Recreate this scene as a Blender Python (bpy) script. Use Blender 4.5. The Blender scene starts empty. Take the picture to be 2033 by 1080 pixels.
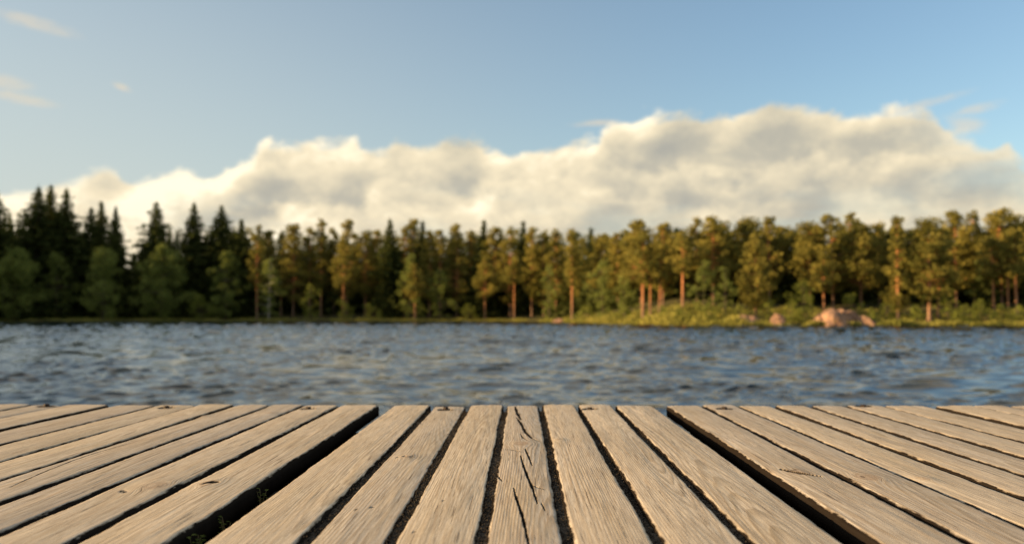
import bpy, bmesh, math, random
import numpy as np
from math import radians as R
from mathutils import Vector

S = bpy.context.scene
COL = S.collection
PI = math.pi

# ------------------------------------------------------------------ camera
DECK_Z = 1.20                 # deck top above the water
EYE = 0.30                    # camera above the deck
F_PX, PW, PH = 1800.0, 2033.0, 1080.0
VPX, VPY = 1035.0, 622.0      # where the planks converge / horizon
PITCH = math.atan((VPY - PH / 2) / F_PX)
YAW = math.atan((VPX - PW / 2) / F_PX)      # turned to the left
CAM = Vector((0, 0, DECK_Z + EYE))
cd = bpy.data.cameras.new('camera')
cam = bpy.data.objects.new('camera', cd); COL.objects.link(cam)
cam.location = CAM
cam.rotation_euler = (PI / 2 + PITCH, 0, YAW)
cd.sensor_width = 36; cd.lens = 36 * F_PX / PW
cd.clip_start = 0.02; cd.clip_end = 6000
cd.dof.use_dof = True; cd.dof.focus_distance = 1.72; cd.dof.aperture_fstop = 3.7
S.camera = cam

# ------------------------------------------------------------------ sun, exposure
SUN_AZ, SUN_EL = R(-101), R(11.4)      # azimuth clockwise from +Y
sd = bpy.data.lights.new('sun', 'SUN'); sun = bpy.data.objects.new('sun', sd); COL.objects.link(sun)
sd.energy = 5.0; sd.angle = R(0.6); sd.color = (1.0, 0.65, 0.31)
_sv = Vector((math.sin(SUN_AZ) * math.cos(SUN_EL), math.cos(SUN_AZ) * math.cos(SUN_EL), math.sin(SUN_EL)))
sun.rotation_euler = _sv.to_track_quat('Z', 'Y').to_euler()
S.view_settings.view_transform = 'Standard'; S.view_settings.look = 'None'
S.view_settings.gamma = 1.0; S.view_settings.use_curve_mapping = False
EXPO = 1.37
S.view_settings.exposure = EXPO
S.cycles.use_denoising = True
S.cycles.max_bounces = 5; S.cycles.diffuse_bounces = 3; S.cycles.glossy_bounces = 3; S.cycles.transmission_bounces = 2; S.cycles.transparent_max_bounces = 4


def unproj(px, py):
    """direction through a pixel of the photograph"""
    u, v = (px - PW / 2) / F_PX, (PH / 2 - py) / F_PX
    d = cam.rotation_euler.to_matrix() @ Vector((u, v, -1))
    return d

def on_deck(px, py, z=DECK_Z):
    d = unproj(px, py); t = (z - CAM.z) / d.z
    return CAM + d * t

def at_dist(px, py, y):
    d = unproj(px, py); return CAM + d * (y / d.y)


# ------------------------------------------------------------------ node helper
class NT:
    def __init__(s, tree): s.t = tree; s.n = tree.nodes; s.l = tree.links
    def set(s, sock, v):
        if isinstance(v, bpy.types.NodeSocket): s.l.new(v, sock)
        elif v is not None:
            if hasattr(sock.default_value, '__len__') and not hasattr(v, '__len__'): v = (v,) * len(sock.default_value)
            if hasattr(sock.default_value, '__len__') and len(sock.default_value) == 4 and len(v) == 3: v = (*v, 1)
            sock.default_value = v
    def m(s, op, a, b=None, c=None, clamp=False):
        n = s.n.new('ShaderNodeMath'); n.operation = op; n.use_clamp = clamp
        for i, v in enumerate((a, b, c)):
            if v is not None: s.set(n.inputs[i], v)
        return n.outputs[0]
    def vm(s, op, a, b=None):
        n = s.n.new('ShaderNodeVectorMath'); n.operation = op
        s.set(n.inputs[0], a)
        if b is not None: s.set(n.inputs[1], b)
        return n.outputs[0]
    def sep(s, v):
        n = s.n.new('ShaderNodeSeparateXYZ'); s.l.new(v, n.inputs[0]); return n.outputs
    def comb(s, x=0, y=0, z=0):
        n = s.n.new('ShaderNodeCombineXYZ')
        for i, v in enumerate((x, y, z)): s.set(n.inputs[i], v)
        return n.outputs[0]
    def noise(s, vec, scale=1, detail=4, rough=.5, dist=0, dim='3D'):
        n = s.n.new('ShaderNodeTexNoise'); n.noise_dimensions = dim
        s.set(n.inputs['Vector'], vec); s.set(n.inputs['Scale'], scale); s.set(n.inputs['Detail'], detail)
        s.set(n.inputs['Roughness'], rough); s.set(n.inputs['Distortion'], dist)
        return n.outputs[0]
    def mr(s, v, a, b, c=0, d=1, kind='LINEAR'):
        n = s.n.new('ShaderNodeMapRange'); n.interpolation_type = kind
        s.set(n.inputs[0], v)
        for i, q in enumerate((a, b, c, d)): s.set(n.inputs[i + 1], q)
        return n.outputs[0]
    def mix(s, f, a, b, mode='MIX'):
        n = s.n.new('ShaderNodeMix'); n.data_type = 'RGBA'; n.blend_type = mode
        s.set(n.inputs[0], f); s.set(n.inputs[6], a); s.set(n.inputs[7], b)
        return n.outputs[2]
    def attr(s, name):
        n = s.n.new('ShaderNodeAttribute'); n.attribute_name = name; return n
    def curve(s, v, pts):
        n = s.n.new('ShaderNodeFloatCurve'); s.set(n.inputs['Value'], v)
        c = n.mapping.curves[0]
        n.mapping.use_clip = True
        while len(c.points) > 2: c.points.remove(c.points[0])
        c.points[0].location = pts[0]; c.points[1].location = pts[-1]
        for p in pts[1:-1]: c.points.new(*p)
        for p in c.points: p.handle_type = 'AUTO_CLAMPED'
        n.mapping.update()
        return n.outputs[0]


# ------------------------------------------------------------------ world: sky with a bank of cumulus, all by direction
W = bpy.data.worlds.new('World'); S.world = W; W.use_nodes = True
def build_world():
    t = NT(W.node_tree); t.n.clear()
    out = t.n.new('ShaderNodeOutputWorld'); bg = t.n.new('ShaderNodeBackground')
    sky = t.n.new('ShaderNodeTexSky'); sky.sky_type = 'NISHITA'; sky.sun_disc = False
    sky.sun_elevation = SUN_EL; sky.sun_rotation = SUN_AZ % (2 * PI)
    sky.air_density = 1.0; sky.dust_density = 1.2; sky.ozone_density = 1.8; sky.altitude = 100
    SKY = 0.083
    tc = t.n.new('ShaderNodeTexCoord'); d = tc.outputs['Generated']
    x, y, z = t.sep(d)[:3]
    az = t.m('ARCTAN2', x, y)
    el = t.m('DIVIDE', z, t.m('MAXIMUM', t.m('SQRT', t.m('ADD', t.m('MULTIPLY', x, x), t.m('MULTIPLY', y, y))), 1e-4))
    skyc = t.vm('MULTIPLY', sky.outputs[0], (SKY * .98, SKY * .985, SKY * .95))
    A = lambda px: math.atan((px - VPX) / F_PX)
    E = lambda px, py: (VPY - py) / F_PX * math.cos(A(px))
    # outline of the top of the cloud bank
    top = [(-900, 380), (-400, 400), (0, 362), (60, 366), (115, 356), (180, 336), (215, 330), (255, 346), (345, 329), (405, 346), (440, 320), (495, 300),
           (525, 276), (570, 279), (640, 268), (720, 280), (752, 294), (800, 273), (850, 279), (915, 264), (995, 288), (1060, 294),
           (1120, 290), (1160, 276), (1195, 262), (1215, 236), (1250, 226), (1310, 222), (1400, 223), (1480, 226), (1520, 210), (1560, 200),
           (1592, 206), (1622, 218), (1700, 216), (1740, 214), (1790, 214), (1840, 214), (1866, 228), (1885, 262), (1930, 274), (1980, 290),
           (2015, 300), (2040, 318), (2200, 330), (2600, 400), (3200, 470)]
    A0, A1, EM = -0.95, 0.95, 0.32
    curve_pts = lambda L: [((A(px) - A0) / (A1 - A0), E(px, py) / EM) for px, py in L]
    mid_bank = [(-900, 420), (-300, 415), (100, 398), (250, 380), (330, 388), (440, 366), (490, 384), (600, 398), (690, 402), (735, 372), (765, 334), (830, 328), (890, 346), (960, 372), (1030, 348),
                (1100, 326), (1170, 306), (1230, 300), (1300, 322), (1380, 318), (1450, 340), (1530, 300), (1600, 292), (1680, 318), (1760, 300), (1850, 312), (1930, 338), (2000, 345), (2100, 352), (2600, 420)]
    low_bank = [(-900, 440), (-300, 432), (150, 425), (300, 408), (420, 424), (560, 402), (660, 418), (760, 398), (860, 410), (960, 424), (1060, 396), (1160, 376), (1270, 366), (1360, 394), (1450, 404),
                (1560, 376), (1660, 352), (1760, 378), (1860, 392), (1960, 380), (2060, 396), (2600, 440)]
    # density as a reusable group, so that it can be sampled twice for the lit side
    g = bpy.data.node_groups.new('cloud_density', 'ShaderNodeTree')
    g.interface.new_socket('az', in_out='INPUT', socket_type='NodeSocketFloat')
    g.interface.new_socket('el', in_out='INPUT', socket_type='NodeSocketFloat')
    for nme in ('ragged', 'billow'): g.interface.new_socket(nme, in_out='OUTPUT', socket_type='NodeSocketFloat')
    q = NT(g); gi = q.n.new('NodeGroupInput'); go = q.n.new('NodeGroupOutput')
    a_, e_ = gi.outputs[0], gi.outputs[1]
    v = q.comb(a_, q.m('MULTIPLY', e_, 1.35), 3.1)
    warp = q.noise(v, 9, 3, .5)
    v2 = q.comb(q.m('ADD', a_, q.m('MULTIPLY', q.m('SUBTRACT', warp, .5), .06)), q.m('MULTIPLY', e_, 1.35), q.m('MULTIPLY', warp, .08))
    n1 = q.noise(v2, 8.5, 5, .5)
    n2 = q.noise(v2, 30, 4, .5)
    bil = q.m('SUBTRACT', 1, q.m('ABSOLUTE', q.m('SUBTRACT', q.m('MULTIPLY', n2, 2), 1)))
    dep = q.m('MULTIPLY', q.m('SUBTRACT', n2, .5), .030)
    vo = q.n.new('ShaderNodeTexVoronoi'); vo.voronoi_dimensions = '2D'; vo.feature = 'SMOOTH_F1'; vo.normalize = True
    q.set(vo.inputs['Vector'], v2); q.set(vo.inputs['Scale'], 17); q.set(vo.inputs['Detail'], 3.0); q.set(vo.inputs['Roughness'], .55); q.set(vo.inputs['Smoothness'], .35)
    puff = q.m('SUBTRACT', 1, vo.outputs['Distance'])
    dep = q.m('ADD', dep, q.m('MULTIPLY', q.m('SUBTRACT', puff, .74), .030))
    body = q.m('ADD', q.m('MULTIPLY', n1, .85), q.m('MULTIPLY', puff, .34))
    q.l.new(dep, go.inputs[0]); q.l.new(body, go.inputs[1])
    def dens(a, e):
        n = t.n.new('ShaderNodeGroup'); n.node_tree = g; t.set(n.inputs[0], a); t.set(n.inputs[1], e); return n.outputs
    rag, body = dens(az, el)[:2]
    rag2, body2 = dens(t.m('SUBTRACT', az, .020), t.m('ADD', el, .018))[:2]
    azn = t.mr(az, A0, A1)
    deps = [t.m('ADD', t.m('SUBTRACT', t.m('MULTIPLY', t.curve(azn, curve_pts(L_)), EM), el), t.m('MULTIPLY', rag, f_)) for L_, f_ in ((top, 1.0), (mid_bank, 1.5), (low_bank, 1.5))]
    dep = deps[0]
    alpha = t.mr(dep, -.003, .011, 0, 1, 'SMOOTHSTEP')
    # thinner cloud low down on the right; streaks of open sky above the trees
    thin = t.noise(t.comb(t.m('MULTIPLY', az, 3.2), t.m('MULTIPLY', el, 16), 7.7), 2.2, 5, .55)
    low = t.mr(el, .05, .16, 1, 0, 'SMOOTHSTEP')
    hole = t.m('MULTIPLY', t.mr(thin, .48, .64, 0, .35, 'SMOOTHSTEP'), low)
    right = t.mr(az, .36, .56, 0, .40, 'SMOOTHSTEP')
    alpha = t.m('MULTIPLY', alpha, t.m('SUBTRACT', 1, t.m('MAXIMUM', hole, t.m('MULTIPLY', right, t.mr(thin, .38, .62, 0, 1)))))
    # light on the billows: sun to the left
    lit = t.m('ADD', .5, t.m('MULTIPLY', t.m('SUBTRACT', body, body2), 2.3))
    shade = lambda d_: t.m('ADD', t.mr(d_, .0, .045, .46, .02, 'SMOOTHSTEP'), t.mr(d_, .03, .10, 0, -.30, 'SMOOTHSTEP'))
    fmix = lambda f_, a_, b_: t.m('ADD', a_, t.m('MULTIPLY', f_, t.m('SUBTRACT', b_, a_)))
    rim = shade(deps[0])
    for d_, s_ in ((deps[1], .85), (deps[2], .7)):
        rim = fmix(t.m('MULTIPLY', t.mr(d_, -.004, .020, 0, 1, 'SMOOTHSTEP'), s_), rim, shade(d_))
    band = t.m('MULTIPLY', t.m('SUBTRACT', t.noise(t.comb(t.m('MULTIPLY', az, 2.5), t.m('MULTIPLY', el, 13), 1.3), 3.0, 5, .55), .5), t.m('MULTIPLY', low, 1.15))
    lefty = t.mr(az, -.50, .35, .27, -.10)
    glow = t.mr(el, .06, .115, .26, 0, 'SMOOTHSTEP')
    L = t.m('ADD', lit, t.m('ADD', rim, t.m('ADD', lefty, t.m('ADD', glow, band))), clamp=False)
    rampn = t.n.new('ShaderNodeValToRGB'); t.l.new(t.m('MULTIPLY', L, .8, clamp=True), rampn.inputs[0])
    k = 2 ** -EXPO
    r = rampn.color_ramp; cols = [(0.0, (.45, .44, .385)), (.30, (.56, .525, .425)), (.52, (.74, .66, .49)), (.76, (.95, .82, .58)), (1, (1.25, 1.11, .82))]
    while len(r.elements) < len(cols): r.elements.new(.5)
    for e2, (p, c) in zip(r.elements, cols): e2.position = p; e2.color = (*[q2 * k for q2 in c], 1)
    veil = t.m('MULTIPLY', t.mr(az, -.60, .40, .85, 0, 'SMOOTHSTEP'), t.mr(el, .10, .45, 1, .3))
    skyc = t.mix(veil, skyc, tuple(q2 * k for q2 in (.62, .66, .62)))
    col = t.mix(alpha, skyc, rampn.outputs[0])
    hz = t.m('MAXIMUM', z, .05)
    ov = t.noise(t.comb(t.m('DIVIDE', x, hz), t.m('DIVIDE', y, hz), 4.4), 1.5, 5, .55)
    ova = t.m('MULTIPLY', t.mr(ov, .44, .56, 0, .90, 'SMOOTHSTEP'), t.mr(el, .355, .46, 0, 1, 'SMOOTHSTEP'))
    col = t.mix(ova, col, tuple(q2 * k for q2 in (1.0, .89, .70)))  # unseen overhead clouds, added for water reflections and neutral fill light
    # wisps of their own in the open blue
    def blob(px, py, sx, sy, tilt=0):
        dx = t.m('SUBTRACT', az, A(px)); dy = t.m('SUBTRACT', t.m('SUBTRACT', el, E(px, py)), t.m('MULTIPLY', dx, tilt))
        q2 = t.m('ADD', t.m('POWER', t.m('ABSOLUTE', t.m('MULTIPLY', dx, F_PX / sx)), 2), t.m('POWER', t.m('ABSOLUTE', t.m('MULTIPLY', dy, F_PX / sy)), 2))
        return t.m('EXPONENT', t.m('MULTIPLY', q2, -1))
    wn = t.noise(t.comb(az, t.m('MULTIPLY', el, 2.2), 9), 26, 6, .6)
    w = None
    for b in ((50, 36, 80, 15, -.18), (0, 160, 50, 16, -.1), (30, 190, 60, 13, -.1), (232, 168, 20, 9, -.3), (1942, 216, 52, 12, .18), (1180, 243, 55, 9, .05), (1915, 245, 40, 20, -.2), (1835, 206, 90, 10, .2)):
        q3 = blob(*b); w = q3 if w is None else t.m('MAXIMUM', w, q3)
    w = t.m('MULTIPLY', t.mr(t.m('MULTIPLY', w, t.m('ADD', t.m('MULTIPLY', wn, 1.7), -.15)), .15, .85, 0, 1, 'SMOOTHSTEP'), .5)
    col = t.mix(w, col, tuple(q2 * k for q2 in (.86, .72, .52)))
    t.l.new(col, bg.inputs[0]); bg.inputs[1].default_value = 1.0
    t.l.new(bg.outputs[0], out.inputs[0])
build_world()

# ------------------------------------------------------------------ helpers
def link(o, parent=None):
    COL.objects.link(o)
    if parent is not None: o.parent = parent
    return o

def mesh_np(name, V, faces, mat, parent=None, smooth=False, attrs=None):
    """V (n,3); faces = (m,4) or (m,3) array, or list of such arrays"""
    if not isinstance(faces, (list, tuple)): faces = [faces]
    faces = [np.asarray(f, np.int32) for f in faces if len(f)]
    me = bpy.data.meshes.new(name)
    V = np.asarray(V, np.float32)
    me.vertices.add(len(V)); me.vertices.foreach_set('co', V.ravel())
    idx = np.concatenate([f.ravel() for f in faces])
    tot = np.concatenate([np.full(len(f), f.shape[1], np.int32) for f in faces])
    st = np.concatenate([[0], np.cumsum(tot)[:-1]]).astype(np.int32)
    me.loops.add(len(idx)); me.loops.foreach_set('vertex_index', idx)
    me.polygons.add(len(tot)); me.polygons.foreach_set('loop_start', st)
    me.polygons.foreach_set('loop_total', tot)
    if smooth: me.polygons.foreach_set('use_smooth', np.ones(len(tot), bool))
    for an, (kind, arr) in (attrs or {}).items():
        a = me.attributes.new(an, kind, 'POINT')
        a.data.foreach_set('vector' if kind == 'FLOAT_VECTOR' else 'value', np.asarray(arr, np.float32).ravel())
    me.update(calc_edges=True); me.validate()
    if mat is not None: me.materials.append(mat)
    return link(bpy.data.objects.new(name, me), parent)

def empty(name, loc, parent=None):
    o = bpy.data.objects.new(name, None); o.empty_display_size = .2; o.location = loc
    return link(o, parent)

def tag(o, label=None, cat=None, group=None, kind=None):
    for k, v in (('label', label), ('category', cat), ('group', group), ('kind', kind)):
        if v: o[k] = v
    return o

def _hash(ix, iy, seed):
    h = (ix.astype(np.int64) * 374761393 + iy.astype(np.int64) * 668265263 + seed * 974711) & 0xffffffff
    h = ((h ^ (h >> 13)) * 1274126177) & 0xffffffff
    return ((h ^ (h >> 16)) & 0xffff) / 65535.0

def vnoise(x, y, seed=0):
    x = np.asarray(x, float); y = np.asarray(y, float) + 0 * x; x = x + 0 * y
    ix, iy = np.floor(x), np.floor(y); fx, fy = x - ix, y - iy
    fx = fx * fx * (3 - 2 * fx); fy = fy * fy * (3 - 2 * fy)
    ix = ix.astype(np.int64); iy = iy.astype(np.int64)
    a, b = _hash(ix, iy, seed), _hash(ix + 1, iy, seed)
    c, d = _hash(ix, iy + 1, seed), _hash(ix + 1, iy + 1, seed)
    return (a + (b - a) * fx) * (1 - fy) + (c + (d - c) * fx) * fy - .5

def fbm(x, y, seed=0, oct=4, gain=.5):
    s, a = 0, 1
    for i in range(oct):
        s = s + a * vnoise(np.asarray(x) * 2 ** i, np.asarray(y) * 2 ** i, seed + 17 * i); a *= gain
    return s

def sstep(a, b, x):
    t = np.clip((x - a) / (b - a), 0, 1); return t * t * (3 - 2 * t)

def new_mat(name):
    m = bpy.data.materials.new(name); m.use_nodes = True; t = NT(m.node_tree)
    b = t.n['Principled BSDF']; return m, t, b

# ------------------------------------------------------------------ materials
def mat_wood():
    m, t, b = new_mat('weathered_wood')
    gr = t.attr('grain'); gx, gy, gp = t.sep(gr.outputs['Vector'])[:3]
    ring = t.attr('ring').outputs['Fac']; knot = t.attr('knot').outputs['Fac']; crk = t.attr('crack').outputs['Fac']
    vec = lambda sx, sy, o=0: t.comb(t.m('MULTIPLY', gx, sx), t.m('MULTIPLY', gy, sy), t.m('ADD', t.m('MULTIPLY', gp, 37), o))
    wob = t.noise(vec(40, 2.5, 1), 1, 3, .5)
    ph = t.m('ADD', t.m('MULTIPLY', ring, 290), t.m('MULTIPLY', wob, 1.3))
    fr = t.m('FRACT', ph)
    late = t.m('MULTIPLY', t.mr(fr, .25, .82, 0, 1, 'SMOOTHSTEP'), t.mr(fr, .88, 1.0, 1, 0, 'SMOOTHSTEP'))
    ringamp = t.mr(t.noise(vec(14, 1.3, 2), 1, 2), .3, .7, .25, 1)
    late = t.m('MULTIPLY', late, ringamp)
    fib = t.noise(vec(520, 9, 3), 1, 5, .6)
    fib2 = t.noise(vec(1500, 40, 4), 1, 2, .5)
    blot = t.noise(vec(16, 2.2, 5), 1, 5, .6)
    chk = t.mr(t.noise(vec(340, 5.5, 6), 1, 3, .55), .63, .68, 0, 1)      # fine dark checks along the grain
    speck = t.mr(t.noise(vec(620, 380, 8), 1, 2, .5), .70, .76, 0, 1)
    pl = t.m('FRACT', t.m('MULTIPLY', gp, 7.31)); pl2 = t.m('FRACT', t.m('MULTIPLY', gp, 3.77))
    base = t.mix(pl, (.41, .39, .36), (.565, .51, .42))
    base = t.mix(t.mr(blot, .40, .75), base, t.mix(pl2, (.35, .325, .28), (.47, .405, .30)))
    base = t.mix(t.m('MULTIPLY', late, .60), base, (.19, .15, .095))
    base = t.mix(t.mr(fib, .42, .68, 0, .75), base, (.24, .185, .13))
    base = t.mix(t.mr(fib, .25, .42, .35, 0), base, (.54, .47, .37))
    base = t.mix(t.mr(fib2, .45, .72, 0, .55), base, (.22, .17, .12))
    base = t.mix(t.m('MULTIPLY', knot, .32), base, t.mix(late, (.26, .165, .095), (.12, .07, .04)))
    base = t.mix(t.m('MULTIPLY', chk, .75), base, (.06, .045, .035))
    base = t.mix(t.m('MULTIPLY', speck, .6), base, (.05, .042, .035))
    dirt = t.attr('dirt').outputs['Fac']  # edge grime plus painted gap shade
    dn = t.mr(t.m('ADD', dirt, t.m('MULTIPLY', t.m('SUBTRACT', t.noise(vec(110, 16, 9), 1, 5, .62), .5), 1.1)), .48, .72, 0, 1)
    base = t.mix(t.m('MULTIPLY', dn, .985), base, (.009, .007, .006))  # edge grime plus gap shade painted into the colour
    base = t.mix(crk, base, (.012, .010, .008))  # cracks and bolt recesses: dark dirt plus painted shade
    t.l.new(base, b.inputs['Base Color'])
    t.l.new(t.m('MULTIPLY', t.m('SUBTRACT', 1, dn), .10), b.inputs['Specular IOR Level']); b.inputs['Roughness'].default_value = .85
    hgt = t.m('ADD', t.m('MULTIPLY', late, .55), t.m('ADD', t.m('MULTIPLY', fib, .75), t.m('ADD', t.m('MULTIPLY', fib2, .25), t.m('MULTIPLY', chk, -.9))))
    bp = t.n.new('ShaderNodeBump'); bp.inputs['Strength'].default_value = .36; bp.inputs['Distance'].default_value = .0008
    t.l.new(hgt, bp.inputs['Height']); t.l.new(bp.outputs[0], b.inputs['Normal'])
    return m

def mat_simple(name, c1, c2, scale=8, rough=.85, detail=5, bump=0.0, bdist=.01, spec=.2, coord='Object', lo=.35, hi=.65, metallic=0):
    m, t, b = new_mat(name)
    tc = t.n.new('ShaderNodeTexCoord')
    n = t.noise(tc.outputs[coord], scale, detail, .6)
    t.l.new(t.mix(t.mr(n, lo, hi), c1, c2), b.inputs['Base Color'])
    b.inputs['Roughness'].default_value = rough; b.inputs['Specular IOR Level'].default_value = spec; b.inputs['Metallic'].default_value = metallic
    if bump:
        bp = t.n.new('ShaderNodeBump'); bp.inputs['Strength'].default_value = bump; bp.inputs['Distance'].default_value = bdist
        t.l.new(n, bp.inputs['Height']); t.l.new(bp.outputs[0], b.inputs['Normal'])
    return m

def mat_leaf(name, c1, c2, trans=.35):
    m, t, b = new_mat(name); t.n.remove(b)
    out = t.n['Material Output']
    a = t.attr('var').outputs['Fac']; geo = t.n.new('ShaderNodeNewGeometry')
    oi = t.n.new('ShaderNodeObjectInfo')
    f = t.m('ADD', t.m('MULTIPLY', a, .75), t.m('MULTIPLY', oi.outputs['Random'], .25))
    c = t.mix(f, c1, c2)
    d = t.n.new('ShaderNodeBsdfDiffuse'); tr = t.n.new('ShaderNodeBsdfTranslucent'); mx = t.n.new('ShaderNodeMixShader')
    t.l.new(c, d.inputs[0]); t.l.new(t.mix(.5, c, tuple(q * 1.5 for q in c2)), tr.inputs[0])
    mx.inputs[0].default_value = trans
    t.l.new(d.outputs[0], mx.inputs[1]); t.l.new(tr.outputs[0], mx.inputs[2]); t.l.new(mx.outputs[0], out.inputs[0])
    return m

def mat_pine_bark():
    m, t, b = new_mat('pine_bark')
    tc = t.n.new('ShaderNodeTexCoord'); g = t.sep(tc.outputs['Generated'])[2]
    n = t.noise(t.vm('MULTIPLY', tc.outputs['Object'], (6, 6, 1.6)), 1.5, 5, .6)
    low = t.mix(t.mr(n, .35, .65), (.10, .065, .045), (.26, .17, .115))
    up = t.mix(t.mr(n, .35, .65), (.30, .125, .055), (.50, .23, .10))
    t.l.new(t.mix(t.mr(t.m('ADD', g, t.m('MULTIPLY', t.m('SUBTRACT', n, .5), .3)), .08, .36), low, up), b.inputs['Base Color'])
    b.inputs['Roughness'].default_value = .9; b.inputs['Specular IOR Level'].default_value = .1
    return m

def mat_water():
    m, t, b = new_mat('lake_water')
    b.inputs['Base Color'].default_value = (.004, .010, .016, 1)
    b.inputs['Roughness'].default_value = .02; b.inputs['IOR'].default_value = 1.333
    b.inputs['Specular IOR Level'].default_value = .5
    tc = t.n.new('ShaderNodeTexCoord')
    n = t.noise(t.vm('MULTIPLY', tc.outputs['Object'], (1, 1.3, 1)), 5, 4, .55)
    bp = t.n.new('ShaderNodeBump'); bp.inputs['Strength'].default_value = .16; bp.inputs['Distance'].default_value = .03
    t.l.new(n, bp.inputs['Height']); t.l.new(bp.outputs[0], b.inputs['Normal'])
    return m

M = dict(
    wood=mat_wood(),
    beam=mat_simple('beam_wood', (.018, .015, .012), (.05, .04, .03), 14, bump=.3),
    grit=mat_simple('grit', (.006, .005, .004), (.07, .055, .04), 330, .95, 3, lo=.42, hi=.70),
    steel=mat_simple('rusty_steel', (.012, .009, .007), (.05, .032, .022), 90, .7),
    weed=mat_leaf('weed_leaf', (.05, .075, .018), (.12, .14, .04), .3),
    stem=mat_simple('weed_stem', (.08, .07, .03), (.16, .12, .06), 60),
    spruce=mat_leaf('spruce_needles', (.020, .032, .012), (.085, .098, .028), .25),
    pine=mat_leaf('pine_needles', (.034, .050, .014), (.305, .262, .062), .30),
    leaf=mat_leaf('birch_leaves', (.044, .066, .017), (.24, .28, .075), .45),
    bush=mat_leaf('bush_leaves', (.06, .09, .018), (.25, .27, .06), .42),
    grass=mat_leaf('grass_blades', (.12, .145, .030), (.35, .325, .09), .4),
    bark=mat_simple('spruce_bark', (.045, .035, .028), (.12, .09, .07), 3, .95),
    birch=mat_simple('birch_bark', (.22, .20, .17), (.52, .48, .42), 2.2, .8),
    pinebark=mat_pine_bark(),
    rock=mat_simple('granite', (.13, .080, .055), (.36, .225, .150), .9, .85, 8, bump=.6, bdist=.08),
    ground=mat_simple('forest_floor', (.035, .040, .014), (.095, .085, .035), .35, .95, 6),
    water=mat_water(),
)

# ------------------------------------------------------------------ the lake
def build_water():
    rng = np.random.default_rng(5)
    nr, nc = 1500, 860
    s = np.linspace(0, 1, nr)
    dd = 1.2 * (260 / 1.2) ** s                       # distance, geometric steps
    u = np.linspace(-1, 1, nc)
    D, U = np.meshgrid(dd, u, indexing='ij')
    X = U * (D * .72 + 4); Y = D - 0.6
    cy = D * (260 / 1.2) ** (1 / (nr - 1)) - D; cx = (D * .72 + 4) * 2 / nc
    Z = np.zeros_like(X); DX = np.zeros_like(X); DY = np.zeros_like(X)
    wind = R(-100)                                    # travelling direction of the ripples
    gust = .8 + .6 * fbm(X / 9, Y / 16, 3, 3)
    gust2 = .85 + 1.9 * fbm(X / 2.6, Y / 4.5, 8, 3)
    farw = sstep(35, 100, D); gust = gust * (1 - farw) + farw; gust2 = np.maximum(gust2, .2) * (1 - farw) + farw
    rel = 1 + .4 * sstep(30, 120, D)
    for i in range(70):
        lam = 0.32 * (2.8 / 0.32) ** rng.random()
        a = wind + rng.normal(0, .48)
        k = 2 * PI / lam; kx, ky = k * math.cos(a), k * math.sin(a)
        # longest cell allowed for this wavelength
        att = sstep(1.6, .7, np.abs(kx) / k * cx / lam + np.abs(ky) / k * cy / lam)
        amp = rel * .0047 * lam ** .95 * (.6 + .8 * rng.random())
        ph = kx * X + ky * Y + rng.random() * 6.28 + 1.2 * vnoise(X / (lam * 5), Y / (lam * 5), i)
        w = np.sin(ph); A_ = att * amp * (gust if lam > .9 else gust2); Z += A_ * w; c_ = 1.05 * A_ * np.cos(ph); DX += c_ * kx / k; DY += c_ * ky / k
    zn = Z / rel; sg = zn.std(); zn = np.clip(zn / sg, -2.2, 3)           # flat troughs, steeper crests
    Z = rel * sg * (zn + .10 * zn * zn - .10); X = X + DX; Y = Y + DY
    V = np.stack([X, Y, Z], -1).reshape(-1, 3)
    i = np.arange(nr * nc).reshape(nr, nc)
    F = np.stack([i[:-1, :-1], i[:-1, 1:], i[1:, 1:], i[1:, :-1]], -1).reshape(-1, 4)
    o = mesh_np('water', V, F, M['water'], smooth=True)
    tag(o, kind='structure')
build_water()

# ------------------------------------------------------------------ far shore
_SX = np.array([-320, -200, -150, -126, -113, -104, -60, -3, 5, 10, 14, 18, 26, 60, 90, 160, 320], float)
_SY = np.array([40, 66, 94, 118, 140, 160, 166, 160, 150, 136, 122, 113, 109.5, 108, 100, 80, 40], float)  # left end bent nearer so the unseen trees there cast shade
def shore_y(x): return np.interp(x, _SX, _SY) + .9 * vnoise(np.asarray(x) / 5.0, 0, 2) + .5 * vnoise(np.asarray(x) / 1.7, 0, 4)
def ground_z(x, y):
    x = np.asarray(x, float); y = np.asarray(y, float)
    s = y - shore_y(x)
    rgt = sstep(6, 24, x)
    left = np.where(s < 0, s * .12, .28 * sstep(0, 2, s) + .55 * sstep(2, 16, s) + .05 * np.clip(s - 10, 0, 60))
    right = np.where(s < 0, s * .12, .32 * sstep(0, 1.2, s) + .75 * sstep(1.5, 9, s) + 1.6 * sstep(9, 18, s) + .9 * np.exp(-((x - 21) / 5.5) ** 2) * sstep(.5, 6, s) + .045 * np.clip(s - 14, 0, 60))
    z = left * (1 - rgt) + right * rgt
    return np.maximum(z + np.where(s > 0, .22 * fbm(x / 4, y / 4, 21, 3) * sstep(0, 3, s), 0), -1.5)
def gz(x, y): return float(ground_z(x, y))

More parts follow.
